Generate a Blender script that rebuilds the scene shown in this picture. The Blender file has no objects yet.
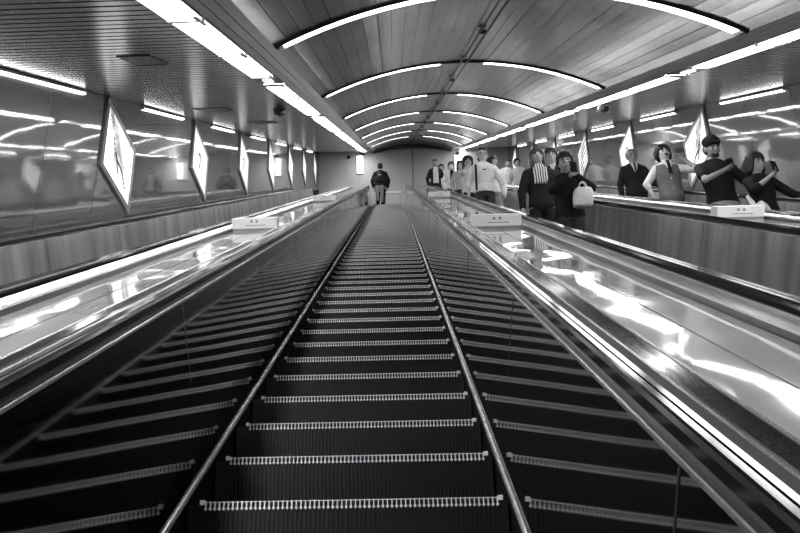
import bpy, bmesh, math, random
from mathutils import Vector, Matrix, Euler
random.seed(4)
D = math.pi/180
C30, S30 = math.cos(30*D), 0.5
COL = bpy.context.scene.collection
BZ = 4.0                      # height of the camera above the datum
HN = 1.035                    # camera height above the step-nose plane, square to the slope

def W(x, s, n):               # slope coordinates (n above nose plane) -> world
    m = n - HN
    return Vector((x, s*C30 - m*S30, BZ + s*S30 + m*C30))
SLOPE = (30*D, 0, 0)

# ------------------------------------------------------------------ materials
def new_mat(name):
    m = bpy.data.materials.new(name); m.use_nodes = True
    nt = m.node_tree; return m, nt, nt.nodes['Principled BSDF']
def plain(name, v, rough=.5, metal=0., spec=.5, var=0., vscale=8., bump=0., bscale=30., bdist=.01, stretch=None, coat=0., bdetail=.5):
    m, nt, b = new_mat(name)
    b.inputs['Base Color'].default_value = (v, v, v, 1)
    b.inputs['Roughness'].default_value = rough
    b.inputs['Metallic'].default_value = metal
    b.inputs['Specular IOR Level'].default_value = spec
    b.inputs['Coat Weight'].default_value = coat
    tc = nt.nodes.new('ShaderNodeTexCoord'); mp = nt.nodes.new('ShaderNodeMapping')
    nt.links.new(tc.outputs['Object'], mp.inputs[0])
    if stretch: mp.inputs['Scale'].default_value = stretch
    if var:
        n = nt.nodes.new('ShaderNodeTexNoise'); n.inputs['Scale'].default_value = vscale; n.inputs['Detail'].default_value = 4
        nt.links.new(mp.outputs[0], n.inputs['Vector'])
        r = nt.nodes.new('ShaderNodeMapRange'); r.inputs[1].default_value = .3; r.inputs[2].default_value = .7
        r.inputs[3].default_value = v*(1-var); r.inputs[4].default_value = v*(1+var)
        nt.links.new(n.outputs[0], r.inputs[0]); nt.links.new(r.outputs[0], b.inputs['Base Color'])
    if bump:
        n = nt.nodes.new('ShaderNodeTexNoise'); n.inputs['Scale'].default_value = bscale; n.inputs['Detail'].default_value = bdetail
        nt.links.new(mp.outputs[0], n.inputs['Vector'])
        k = nt.nodes.new('ShaderNodeBump'); k.inputs['Strength'].default_value = bump; k.inputs['Distance'].default_value = bdist
        nt.links.new(n.outputs[0], k.inputs['Height']); nt.links.new(k.outputs[0], b.inputs['Normal'])
    return m
def emis(name, v, strength):
    m, nt, b = new_mat(name)
    b.inputs['Base Color'].default_value = (v, v, v, 1)
    b.inputs['Emission Color'].default_value = (1, 1, 1, 1)
    b.inputs['Emission Strength'].default_value = strength
    return m
M = {}
M['step'] = plain('step_dark', .004, .45, .0, .25, var=.35, vscale=30)
M['cleat'] = plain('step_nose_worn', .95, .4, .0, .8)
M['skirt'] = plain('skirt_dark', .01, .3, .3)
M['trim'] = plain('trim_bright', .95, .22, .85)
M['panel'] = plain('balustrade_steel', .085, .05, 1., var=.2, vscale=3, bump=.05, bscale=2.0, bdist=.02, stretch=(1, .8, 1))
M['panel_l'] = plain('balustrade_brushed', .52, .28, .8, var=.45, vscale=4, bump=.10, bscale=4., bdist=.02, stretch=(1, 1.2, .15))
M['seam'] = plain('seam_dark', .05, .5)
M['rubber'] = plain('handrail_rubber', .012, .10, 0., .28)
M['ledge'] = plain('ledge_steel', .10, .12, 1.)
M['guide'] = plain('guide_dark', .02, .35, .3)
M['band'] = plain('outer_band_steel', .6, .10, 1., bump=.05, bscale=2.5, bdist=.03)
M['deck'] = plain('deck_steel', .88, .04, .50, var=.06, vscale=2, bump=.34, bscale=1.2, bdist=.05, stretch=(1.0, .8, 1), bdetail=1.)
M['soffit'] = plain('soffit_slats', .50, .22, .95)
M['vault'] = plain('vault_slats', .55, .22, .95, var=.06, vscale=.8, bump=.35, bscale=.9, bdist=.05, stretch=(1.6, 1., 1.6))
M['band_c'] = plain('ceiling_band', .26, .45, .3, var=.06)
M['dark'] = plain('backing_dark', .012, .8)
M['lampwhite'] = plain('lamp_housing', .55, .4)
M['greymetal'] = plain('frame_metal', .42, .3, .85, var=.1)
M['framepaint'] = plain('frame_paint', .45, .35, .3)
M['white'] = plain('sign_white', .80, .5, var=.04)
M['grey'] = plain('plain_grey', .25, .5)
M['black'] = plain('black_plastic', .012, .35)
M['endwall'] = plain('end_wall_panels', .5, .55, .0, var=.07, vscale=.6)
M['floor'] = plain('landing_floor', .22, .5, var=.15)
M['lamp'] = emis('fluorescent_diffuser', .9, 19.0)
M['tube'] = emis('fluorescent_tube', .9, 12.0)
M['arc'] = emis('arc_diffuser', .9, 10.0)
M['small'] = emis('small_lamp_face', .9, 1.6)
M['cove'] = emis('wall_lamp_diffuser', .9, 10.0)
M['sign'] = emis('lit_sign_face', .9, 2.2)

def wall_material():
    m, nt, b = new_mat('wall_steel')
    b.inputs['Metallic'].default_value = 1.; b.inputs['Roughness'].default_value = .045
    tc = nt.nodes.new('ShaderNodeTexCoord')
    acc = None
    for ang in (40, -40):
        mp = nt.nodes.new('ShaderNodeMapping'); mp.inputs['Rotation'].default_value = (ang*D, 0, 0)
        w = nt.nodes.new('ShaderNodeTexWave'); w.bands_direction = 'Z'; w.inputs['Scale'].default_value = 12
        nt.links.new(tc.outputs['Object'], mp.inputs[0]); nt.links.new(mp.outputs[0], w.inputs['Vector'])
        if acc is None: acc = w.outputs['Fac']
        else:
            mx = nt.nodes.new('ShaderNodeMath'); mx.operation = 'MULTIPLY'
            nt.links.new(acc, mx.inputs[0]); nt.links.new(w.outputs['Fac'], mx.inputs[1]); acc = mx.outputs[0]
    r = nt.nodes.new('ShaderNodeMapRange'); r.inputs[3].default_value = .40; r.inputs[4].default_value = .56
    nt.links.new(acc, r.inputs[0]); nt.links.new(r.outputs[0], b.inputs['Base Color'])
    n = nt.nodes.new('ShaderNodeTexNoise'); n.inputs['Scale'].default_value = 1.6
    nt.links.new(tc.outputs['Object'], n.inputs['Vector'])
    k = nt.nodes.new('ShaderNodeBump'); k.inputs['Strength'].default_value = .035; k.inputs['Distance'].default_value = .04
    nt.links.new(n.outputs[0], k.inputs['Height']); nt.links.new(k.outputs[0], b.inputs['Normal'])
    b2 = nt.nodes.new('ShaderNodeBsdfGlossy'); b2.inputs['Roughness'].default_value = .45
    nt.links.new(r.outputs[0], b2.inputs['Color']); nt.links.new(k.outputs[0], b2.inputs['Normal'])
    mxs = nt.nodes.new('ShaderNodeMixShader'); mxs.inputs[0].default_value = .32
    out = nt.nodes['Material Output']
    nt.links.new(b.outputs[0], mxs.inputs[1]); nt.links.new(b2.outputs[0], mxs.inputs[2]); nt.links.new(mxs.outputs[0], out.inputs['Surface'])
    return m
M['wall'] = wall_material()

def poster_material(name, kind):
    m, nt, b = new_mat(name)
    tc = nt.nodes.new('ShaderNodeTexCoord')
    n = nt.nodes.new('ShaderNodeTexNoise'); n.inputs['Scale'].default_value = {0: 3.2, 1: 1.2, 2: 2.0}[kind]; n.inputs['Detail'].default_value = 5
    nt.links.new(tc.outputs['Object'], n.inputs['Vector'])
    r = nt.nodes.new('ShaderNodeValToRGB')
    lo = {0: .16, 1: .66, 2: .35}[kind]
    r.color_ramp.elements[0].position = .36; r.color_ramp.elements[0].color = (lo, lo, lo, 1)
    r.color_ramp.elements[1].position = .52; r.color_ramp.elements[1].color = (.95, .95, .95, 1)
    nt.links.new(n.outputs[0], r.inputs[0])
    b.inputs['Base Color'].default_value = (.5, .5, .5, 1); b.inputs['Roughness'].default_value = .15
    nt.links.new(r.outputs[0], b.inputs['Emission Color']); b.inputs['Emission Strength'].default_value = 1.25
    return m
for k in range(3): M['poster%d' % k] = poster_material('poster_print_%s' % 'abc'[k], k)

def cloth(name, v, rough=.85, **kw): M[name] = plain('cloth_' + name, v, rough, 0, .25, var=.12, vscale=14, bump=.35, bscale=9, bdist=.02, **kw)
cloth('c_black', .012); cloth('c_dark', .03); cloth('c_grey', .13); cloth('c_mid', .22); cloth('c_khaki', .34); cloth('c_white', .62); cloth('c_pale', .42)
M['skin'] = plain('skin', .42, .5, 0, .4, var=.05)
M['skin_b'] = plain('skin_b', .28, .5, 0, .4, var=.05)
M['hair'] = plain('hair_black', .010, .4, bump=.5, bscale=40, bdist=.01, stretch=(1, 1, .2))
M['hair_g'] = plain('hair_grey', .10, .6, bump=.4, bscale=40, bdist=.01)
M['lip'] = plain('lip', .20, .5)
M['mouth'] = plain('mouth_inside', .01, .6)
M['plasticbag'] = plain('plastic_bag', .8, .35, var=.1, bump=.6, bscale=14, bdist=.03)
def stripe_material():
    m, nt, b = new_mat('striped_blouse')
    tc = nt.nodes.new('ShaderNodeTexCoord'); w = nt.nodes.new('ShaderNodeTexWave'); w.bands_direction = 'X'
    w.inputs['Scale'].default_value = 11; w.inputs['Distortion'].default_value = 1.6
    nt.links.new(tc.outputs['Object'], w.inputs['Vector'])
    r = nt.nodes.new('ShaderNodeValToRGB'); r.color_ramp.elements[0].position = .4; r.color_ramp.elements[0].color = (.03, .03, .03, 1)
    r.color_ramp.elements[1].position = .55; r.color_ramp.elements[1].color = (.75, .75, .75, 1)
    nt.links.new(w.outputs['Fac'], r.inputs[0]); nt.links.new(r.outputs[0], b.inputs['Base Color']); b.inputs['Roughness'].default_value = .8
    return m
M['stripes'] = stripe_material()

# ------------------------------------------------------------------ helpers
def tag(o, label=None, cat=None, group=None, kind=None):
    if label: o['label'] = label
    if cat: o['category'] = cat
    if group: o['group'] = group
    if kind: o['kind'] = kind
    return o
def link(name, bm, mats, parent=None, loc=None, rot=None, smooth=False):
    bmesh.ops.recalc_face_normals(bm, faces=bm.faces)
    me = bpy.data.meshes.new(name); bm.to_mesh(me); bm.free()
    for m in (mats if isinstance(mats, (list, tuple)) else [mats]): me.materials.append(m)
    if smooth:
        for p in me.polygons: p.use_smooth = True
    o = bpy.data.objects.new(name, me); COL.objects.link(o)
    if parent: o.parent = parent
    if loc is not None: o.location = loc
    if rot is not None: o.rotation_euler = rot
    return o
def empty(name, loc, rot=(0, 0, 0)):
    o = bpy.data.objects.new(name, None); o.empty_display_size = .1; COL.objects.link(o)
    o.location = loc; o.rotation_euler = rot; return o
def copy_tree(o, parent=None):
    c = o.copy(); COL.objects.link(c); c.parent = parent
    for k in ('label',):
        if parent is None and k in c: del c[k]
    for ch in list(o.children): copy_tree(ch, c)
    return c
def box(bm, x0, x1, y0, y1, z0, z1, mi=0, mat=None):
    vs = [bm.verts.new(Vector(p)) for p in ((x0,y0,z0),(x1,y0,z0),(x1,y1,z0),(x0,y1,z0),(x0,y0,z1),(x1,y0,z1),(x1,y1,z1),(x0,y1,z1))]
    if mat is not None:
        for v in vs: v.co = mat @ v.co
    for f in ((0,3,2,1),(4,5,6,7),(0,1,5,4),(1,2,6,5),(2,3,7,6),(3,0,4,7)):
        fc = bm.faces.new([vs[i] for i in f]); fc.material_index = mi
    return vs
def prism_y(bm, pts, y0, y1, mi=0, ny=1, close=True):   # profile (x,z) swept along y
    rings = []
    for j in range(ny+1):
        y = y0 + (y1-y0)*j/ny
        rings.append([bm.verts.new((x, y, z)) for x, z in pts])
    n = len(pts)
    for a, b in zip(rings, rings[1:]):
        for i in range(n):
            f = bm.faces.new((a[i], a[(i+1) % n], b[(i+1) % n], b[i])); f.material_index = mi
    for r in (rings[0][::-1], rings[-1]):
        f = bm.faces.new(r); f.material_index = mi
def sweep(bm, pts, path, mi=0):   # profile (x,n) along path of (y,z,tilt)
    rings = []
    for (y, z, t) in path:
        rings.append([bm.verts.new((x, y - n*math.sin(t), z + n*math.cos(t))) for x, n in pts])
    n = len(pts)
    for a, b in zip(rings, rings[1:]):
        for i in range(n):
            f = bm.faces.new((a[i], a[(i+1) % n], b[(i+1) % n], b[i])); f.material_index = mi
    for r in (rings[0][::-1], rings[-1]):
        f = bm.faces.new(r); f.material_index = mi
def mirror(pts, sx): return [(sx*x, z) for x, z in pts]
def cyl(bm, p0, p1, r, n=12, mi=0):
    p0, p1 = Vector(p0), Vector(p1); d = (p1-p0).normalized()
    a = d.orthogonal().normalized(); b = d.cross(a)
    R = [[bm.verts.new(p + (a*math.cos(2*math.pi*i/n) + b*math.sin(2*math.pi*i/n))*r) for i in range(n)] for p in (p0, p1)]
    for i in range(n):
        f = bm.faces.new((R[0][i], R[0][(i+1) % n], R[1][(i+1) % n], R[1][i])); f.material_index = mi
    bm.faces.new(R[0][::-1]).material_index = mi; bm.faces.new(R[1]).material_index = mi

# ------------------------------------------------------------------ layout
SP = 1.886
CX = {'L': -2.057, 'M': -.171, 'A': 1.715, 'B': 3.601}
CV, WV = .834, 1.64            # vault centre and half width
NC = .90 + HN                  # soffit level
XL, XR = -3.02, 4.75
S0, PITCH = 2.847, .46188
STOP = 30.35                   # slope length where the landing starts
SEND = 38.5

# ------------------------------------------------------------------ one step
def make_step_mesh():
    bm = bmesh.new(); nb = bmesh.new(); hw = .508
    # tread plate and curved riser body
    prof = [(0, -.006), (.405, -.006), (.405, -.03), (.06, -.03), (.035, -.225), (.012, -.235), (.004, -.15), (.0, -.06)]
    rings = [[bm.verts.new((x, y, z)) for y, z in prof] for x in (-hw, hw)]
    n = len(prof)
    for i in range(n): bm.faces.new((rings[0][i], rings[0][(i+1) % n], rings[1][(i+1) % n], rings[1][i]))
    bm.faces.new(rings[0][::-1]); bm.faces.new(rings[1])
    nc = 65; p = (2*hw-.057-.032)/(nc-1)
    for i in range(nc):
        x = -hw+.057 + i*p
        box(bm, x-.0025, x+.0025, .004, .40, -.006, .004)              # tread cleat
        box(bm, x-.0022, x+.0022, -.005, .006, -.225, -.024)            # riser cleat
        box(nb, x-.0018, x+.0018, -.007, .010, -.014, .004)          # nose stalk
        z = -.019                                                       # nose bulb
        vs = [nb.verts.new((x+a, b, z+c)) for a, b, c in ((-.0052,-.009,0),(0,-.009,.0075),(.0052,-.009,0),(0,-.009,-.0065),(-.0052,.0,0),(0,.0,.0075),(.0052,.0,0),(0,.0,-.0065))]
        nb.faces.new(vs[:4])
        for a in range(4): nb.faces.new((vs[a], vs[(a+1) % 4], vs[4+(a+1) % 4], vs[4+a]))
    box(nb, -hw+.055, hw-.030, -.004, .0, .0015, .0035)
    for xx in (-hw+.046, hw-.022): box(nb, xx-.008, xx+.008, -.008, .01, -.006, .009)
    out = []
    for nm, b, m in (('step', bm, M['step']), ('nose_strip', nb, M['cleat'])):
        bmesh.ops.recalc_face_normals(b, faces=b.faces)
        me = bpy.data.meshes.new(nm); b.to_mesh(me); b.free(); me.materials.append(m); out.append(me)
    return out
STEP, NOSE = make_step_mesh()

def make_escalator(key, panel_mat, k0, k1, s_start):
    C = CX[key]; root = empty('escalator', W(C, 0, 0), SLOPE)
    send = STOP - .25
    # path in local slope coords; the top end turns level
    path = [(s_start, 0, 0), (send-.5, 0, 0)]
    for a in (7.5, 15, 22.5, 30):
        t = a*D; R = 1.2
        path.append((send-.5 + R*math.sin(t), -R*(1-math.cos(t)), -t))
    y, z, t = path[-1]; path.append((y + 1.3*math.cos(t), z + 1.3*math.sin(t), t))
    def part(name, pts, sx, mat, label=None, extra=None, smooth=False, pth=None):
        bm = bmesh.new(); sweep(bm, mirror(pts, sx), pth or path)
        if extra: extra(bm)
        o = link(name, bm, mat, root, smooth=smooth)
        if label: o['label'] = label
        return o
    for sx in (-1, 1):
        part('skirt', [(.515, -.30), (.523, -.30), (.523, .0), (.515, .0)], sx, M['skirt'])
        part('skirt_trim', [(.519, -.012), (.519, .004), (.522, .009), (.527, .011), (.531, .009), (.531, -.012)], sx, M['trim'])
        def seams(bm, sx=sx):
            s = s_start + .35
            while s < send-.8:
                for dz in (0,):
                    v = [(.534, .016), (.575, .600)]
                    q = [Vector((sx*(v[0][0]-.0012), s, v[0][1])), Vector((sx*(v[0][0]-.0012), s+.004, v[0][1])),
                         Vector((sx*(v[1][0]-.0012), s+.004, v[1][1])), Vector((sx*(v[1][0]-.0012), s, v[1][1]))]
                    off = Vector((sx*.003, 0, 0)); vs = [bm.verts.new(p) for p in q] + [bm.verts.new(p+off) for p in q]
                    for f in ((0,1,2,3),(4,7,6,5),(0,4,5,1),(1,5,6,2),(2,6,7,3),(3,7,4,0)):
                        bm.faces.new([vs[i] for i in f]).material_index = 1
                s += 1.86
        part('balustrade_panel', [(.530, .010), (.577, .613), (.60, .613), (.56, .010)], sx, [panel_mat, M['seam']], extra=seams)
        part('top_trim', [(.572, .606), (.572, .614), (.575, .616), (.578, .614), (.578, .606)], sx, M['trim'], 'bright polished edge strip')
        part('handrail_guide', [(.579, .600), (.579, .612), (.590, .612), (.590, .628), (.634, .628), (.634, .614), (.675, .614), (.675, .600)], sx, M['guide'])
        t6 = math.tan(6*D)
        hr = [(.584, .628), (.584, .648), (.588, .656), (.592, .659), (.606, .6575), (.607, .652), (.611, .652), (.612, .6570), (.626, .6555), (.634, .649), (.640, .640), (.640, .628)]
        part('handrail', hr, sx, M['rubber'], 'black rubber handrail', smooth=False)
        part('outer_trim', [(.676, .60), (.676, .634), (.680, .637), (.684, .634), (.684, .60)], sx, M['trim'])
        bp = [(.684, .56), (.684, .596), (.696, .5995), (.708, .6045), (.720, .6110), (.732, .6195), (.744, .630), (.744, .56)]
        part('outer_band', bp, sx, M['band'], smooth=False)
        part('deck_trim', [(.747, .622), (.747, .631), (.751, .634), (.756, .631), (.756, .622)], sx, M['trim'])
        part('side_strip', [(.744, .56), (.744, .6215), (.754, .6215), (.754, .56)], sx, M['guide'])
    for k in range(k0, k1):
        o = bpy.data.objects.new('step', STEP); COL.objects.link(o); o.parent = root
        o.location = (0, S0 + k*PITCH, 0); o.rotation_euler = (-30*D, 0, 0)
        q = bpy.data.objects.new('nose_strip', NOSE); COL.objects.link(q); q.parent = o
    bm = bmesh.new(); zl = lambda: None
    mt = Matrix.Translation((0, STOP, 0)) @ Matrix.Rotation(-30*D, 4, 'X')
    box(bm, -.51, .51, -.02, 1.1, -.05, .0, 0, mt)
    for i in range(40):
        x = -.49 + i*.98/39; box(bm, x-.004, x+.004, -.07, -.02, -.012, -.002, 0, mt)
    link('comb_plate', bm, M['greymetal'], root)
    return root
KTOP = int((STOP-S0)/PITCH)
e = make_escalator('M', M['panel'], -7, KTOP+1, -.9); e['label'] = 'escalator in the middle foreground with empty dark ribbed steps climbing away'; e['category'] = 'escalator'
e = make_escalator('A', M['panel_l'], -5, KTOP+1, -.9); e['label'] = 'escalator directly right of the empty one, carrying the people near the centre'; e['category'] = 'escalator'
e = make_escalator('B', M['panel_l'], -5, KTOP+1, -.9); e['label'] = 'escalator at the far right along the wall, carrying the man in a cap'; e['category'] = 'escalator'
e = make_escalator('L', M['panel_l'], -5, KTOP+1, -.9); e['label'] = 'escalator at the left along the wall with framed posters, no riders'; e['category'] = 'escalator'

# ------------------------------------------------------------------ deck covers between the escalators
def deck(x0, x1, s0, s1, label, name='deck_cover'):
    c = (x0+x1)/2; h = (x1-x0)/2; root = empty(name, W(c, 0, .60), SLOPE)
    bm = bmesh.new()
    nx, ny = 8, 1
    s = s0
    while s < s1:
        e_ = min(s+2.6, s1)
        for sx in (-1, 1):
            box(bm, min(sx*.004, sx*h), max(sx*.004, sx*h), s+.0015, e_-.0015, -.004, .0)
        s = e_
    link('deck_panel', bm, M['deck'], root)
    bm = bmesh.new(); box(bm, -h, h, s0, s1, -.30, -.005); link('deck_base', bm, M['dark'], root)
    tag(root, label, 'deck cover'); return root
deck(CX['M']+.757, CX['A']-.757, -.9, STOP-.3, 'polished steel deck strip right of the empty escalator, with white blocks on it')
deck(CX['L']+.757, CX['M']-.757, -.9, STOP-.3, 'polished steel deck strip left of the empty escalator, with white blocks on it')
deck(CX['A']+.757, CX['B']-.757, -.9, STOP-.3, 'narrow steel deck strip in front of the man in a cap')
def side_ledge(x0, x1, label):
    bm = bmesh.new(); c = (x0+x1)/2
    box(bm, x0-c, x1-c, -.9, STOP-.3, -.3, 0.)
    tag(link('side_ledge', bm, M['band'], None, W(c, 0, .60), SLOPE), label, 'ledge')
side_ledge(XL+.001, CX['L']-.757, 'steel ledge at the foot of the left wall')
side_ledge(CX['B']+.757, XR-.001, 'steel ledge at the foot of the right wall behind the riders')

# white blocks on the decks
def block(x, s, w, label, l=.16, tilt=0):
    root = empty('barrier_block', W(x, s, .601), (30*D, 0, tilt)); h = .082
    bm = bmesh.new(); box(bm, -w/2+.006, w/2-.006, .006, l-.006, 0, .022); link('base', bm, M['grey'], root)
    bm = bmesh.new(); box(bm, -w/2, w/2, 0, l, .022, h+.022)
    bmesh.ops.bevel(bm, geom=list(bm.edges), offset=.004, segments=2, affect='EDGES')
    blk = link('block', bm, M['white'], root)
    bm = bmesh.new()
    z = .022+h*.68
    for gx in (-.022, .022):
        for (a, b, c, d) in ((-.010, .010, .006, .009), (-.010, .010, -.002, .001), (-.0015, .0015, -.011, .012), (-.009, -.006, -.010, .004), (.006, .009, -.010, .004)):
            box(bm, gx+a, gx+b, -.0012, .001, z+c, z+d)
    x_ = -.07
    for i in range(9):
        wd = .008 + .004*((i*7) % 3); box(bm, x_, x_+wd, -.0012, .001, .022+h*.28, .022+h*.28+.006); x_ += wd+.006
    link('printed_marks', bm, M['black'], blk)
    tag(root, label, 'sign block', 'white marked blocks on the deck strips')
block(.763, 6.85, .362, 'white block on the deck right of the empty escalator, the nearer of two')
block(.763, 15.3, .362, 'small white block far up the deck right of the empty escalator')
block(-1.115, 7.35, .362, 'white block on the deck left of the empty escalator, the nearer of two')
block(-1.115, 14.9, .362, 'small white block far up the deck left of the empty escalator')
block(2.66, 7.15, .362, 'white block at the far right in front of the woman holding up a phone')

# ------------------------------------------------------------------ floor, walls
bm = bmesh.new(); box(bm, XL, XR, -10.65, STOP+.2, -.62, -.5)
tag(link('floor', bm, M['dark'], None, W(0, 0, 0), SLOPE), kind='structure')
LAND = W(0, STOP, 0)
bm = bmesh.new()
YW = W(0, SEND, NC).y
y0 = .0
box(bm, XL, XR, 1.0, YW-LAND.y+.2, -.25, -.002)
for a, b in ((XL, CX['L']-.51), (CX['L']+.51, CX['M']-.51), (CX['M']+.51, CX['A']-.51), (CX['A']+.51, CX['B']-.51), (CX['B']+.51, XR)):
    box(bm, a, b, .15, 1.0, -.25, -.002)
tag(link('floor', bm, M['floor'], None, (0, LAND.y, LAND.z)), kind='structure')

PER = 4.3
def wall(side, X, sx, sp, mt):      # sx: direction into the wall
    # vertical-seamed steel sheets on a dark backing, drawn in the world (y,z) plane
    bm = bmesh.new()
    def quad(y0, y1, inset0=0.):
        # parallelogram between vertical lines y0,y1, following the slope at top and bottom
        def zt(y, n):  # world z on slope plane n at world y
            m = n-HN; s = (y + m*S30)/C30
            return BZ + s*S30 + m*C30
        pts = [(y0, zt(y0, .45)), (y1, zt(y1, .45)), (y1, zt(y1, NC-.004)), (y0, zt(y0, NC-.004))]
        a = [bm.verts.new((X, y, z)) for y, z in pts]; b = [bm.verts.new((X+sx*.012, y, z)) for y, z in pts]
        bm.faces.new(a); bm.faces.new(b[::-1])
        for i in range(4): bm.faces.new((a[i], b[i], b[(i+1) % 4], a[(i+1) % 4]))
        # studs near the seams
        for yy in (y0+.06, y1-.06):
            for fr in (.12, .5, .88):
                z = zt(yy, .45)*(1-fr) + zt(yy, NC)*fr
                v0 = len(bm.faces); cyl(bm, (X-sx*.004, yy, z), (X+sx*.002, yy, z), .011, 8, 1)
    yper = PER*C30
    yp = W(0, sp, NC).y - .03           # poster panel start
    y = yp - 5*yper
    while y < YW:
        a0, a1 = y, y+1.14
        b1 = y+yper
        for p, q in ((a0, a1), (a1, (a1+b1)/2), ((a1+b1)/2, b1)):
            p_, q_ = max(p, -9.5), min(q, YW)
            if q_-p_ > .05: quad(p_+.004, q_-.004)
        y += yper
    o = link('wall_'+side, bm, [M['wall'], M['black']]); tag(o, kind='structure')
    bm = bmesh.new(); box(bm, min(sx*.013, sx*.15), max(sx*.013, sx*.15), -10.65, SEND+1.0, -.6, NC+.02)
    tag(link('wall_'+side, bm, M['dark'], None, W(X, 0, 0), SLOPE), kind='structure')
wall('left', XL, -1, 9.885, .891)
wall('right', XR, 1, 14.32, .841)

# end wall
def zfar(n):
    m = n-HN; s = (YW + m*S30)/C30; return BZ + s*S30 + m*C30
bm = bmesh.new()
x = XL
xs = [XL, -1.9, -.55, CV-.03, CV+.03, 2.2, 3.5, XR]
z0 = LAND.z-.1; ztop = zfar(NC+.6)
for a, b in zip(xs, xs[1:]):
    if abs(a-(CV-.03)) < 1e-6: continue
    zs = [z0, z0+1.6, z0+3.1, ztop]
    for c, d in zip(zs, zs[1:]): box(bm, a+.003, b-.003, YW, YW+.1, c+.003, d-.003)
box(bm, CV-.035, CV+.035, YW-.01, YW+.1, z0, ztop, 1)
box(bm, XL-.2, XR+.2, YW+.1, YW+.15, z0, ztop, 1)
tag(link('wall_back', bm, [M['endwall'], M['grey']]), kind='structure')
# dark crescent slab standing in for the shade under the vault end
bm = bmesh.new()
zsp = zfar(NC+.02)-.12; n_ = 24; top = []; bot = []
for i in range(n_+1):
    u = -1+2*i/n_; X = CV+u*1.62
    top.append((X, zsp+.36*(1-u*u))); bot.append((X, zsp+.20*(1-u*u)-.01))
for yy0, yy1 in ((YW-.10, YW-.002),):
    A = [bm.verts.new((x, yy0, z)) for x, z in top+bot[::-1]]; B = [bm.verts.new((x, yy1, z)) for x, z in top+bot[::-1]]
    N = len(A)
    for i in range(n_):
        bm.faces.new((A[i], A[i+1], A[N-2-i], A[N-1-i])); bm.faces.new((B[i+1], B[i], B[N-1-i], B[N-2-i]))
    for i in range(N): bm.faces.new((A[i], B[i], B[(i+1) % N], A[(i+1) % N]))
tag(link('shade_crescent_1', bm, plain('vault_end_shade', .06, .6)), kind='structure')

# ------------------------------------------------------------------ soffits with cross slats
XLAMP_L, XLAMP_R = -1.148, 2.888; LW = .105
def soffit(x0, x1):
    bm = bmesh.new(); s = -10.6; p = .142; c = (x0+x1)/2
    while s < SEND+.9:
        dz = random.uniform(-.0006, .0006)
        box(bm, x0-c, x1-c, s, s+p-.034, dz, .012+dz); s += p
    tag(link('ceiling', bm, M['soffit'], None, W(c, 0, NC), SLOPE), kind='structure')
    bm = bmesh.new(); box(bm, x0-c, x1-c, -10.65, SEND+.9, .022, .05)
    tag(link('ceiling', bm, M['dark'], None, W(c, 0, NC), SLOPE), kind='structure')
soffit(XL-.02, XLAMP_L-LW-.012)
soffit(XLAMP_R+LW+.012, XR+.02)
# plain bands between lamp rows and vault
def band(x0, x1, sgn):
    bm = bmesh.new(); c = (x0+x1)/2; w = x1-x0
    cuts = [x0, x0+w*.30, x0+w*.64, x1] if sgn > 0 else [x0, x0+w*.36, x0+w*.7, x1]
    s = -10.65
    while s < SEND+.9:
        for a, b in zip(cuts, cuts[1:]): box(bm, a-c+.003, b-c-.003, s+.003, s+2.15-.003, 0, .02)
        s += 2.15
    box(bm, x0-c, x1-c, -10.65, SEND+.9, .021, .05, 1)
    tag(link('ceiling', bm, [M['band_c'], M['dark']], None, W(c, 0, NC+.004), SLOPE), kind='structure')
band(XLAMP_L+LW+.006, CV-WV, 1); band(CV+WV, XLAMP_R-LW-.006, -1)
# lamp-row backing
for X in (XLAMP_L, XLAMP_R):
    bm = bmesh.new(); box(bm, -LW-.012, LW+.006, -10.65, SEND+.9, .03, .05)
    tag(link('ceiling', bm, M['greymetal'], None, W(X, 0, NC+.004), SLOPE), kind='structure')

# ------------------------------------------------------------------ vault
RISE = .36
R_ = (WV*WV + RISE*RISE)/(2*RISE); ZC = RISE - R_; AM = math.asin(WV/R_)
def arc(a, r=0.): return (R_-r)*math.sin(a), ZC + (R_-r)*math.cos(a)
def vault():
    bm = bmesh.new(); n = 31
    bays = [(-10.65, -6.35), (-6.35, -2.05), (-2.05, 2.25)] + [(2.25+4.3*k, 2.25+4.3*(k+1)) for k in range(9)]
    for (a, b) in bays:
        b = min(b, SEND+.6)
        if b-a < .1: continue
        for i in range(n):
            t0 = -AM + 2*AM*i/n + .0005; t1 = -AM + 2*AM*(i+1)/n - .0005
            d0, d1 = random.uniform(-.0028, .0028), random.uniform(-.0028, .0028)
            e0, e1 = d0+random.uniform(-.002, .002), d1+random.uniform(-.002, .002)
            p = [arc(t0, d0), arc(t1, d1)]; q = [arc(t0, e0), arc(t1, e1)]; o = [arc(t0, -.015), arc(t1, -.015)]
            A = [bm.verts.new((x, a+.004, z)) for x, z in (p[0], p[1], o[1], o[0])]
            B = [bm.verts.new((x, b-.004, z)) for x, z in (q[0], q[1], o[1], o[0])]
            for j in range(4): bm.faces.new((A[j], A[(j+1) % 4], B[(j+1) % 4], B[j]))
            bm.faces.new(A[::-1]); bm.faces.new(B)
    tag(link('ceiling', bm, M['vault'], None, W(CV, 0, NC), SLOPE), kind='structure')
    bm = bmesh.new(); pts = [arc(-AM+2*AM*i/24, -.016) for i in range(25)] + [arc(AM-2*AM*i/24, -.05) for i in range(25)]
    prism_y(bm, pts, -10.65, SEND+.6)
    tag(link('ceiling', bm, M['dark'], None, W(CV, 0, NC), SLOPE), kind='structure')
vault()
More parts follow.
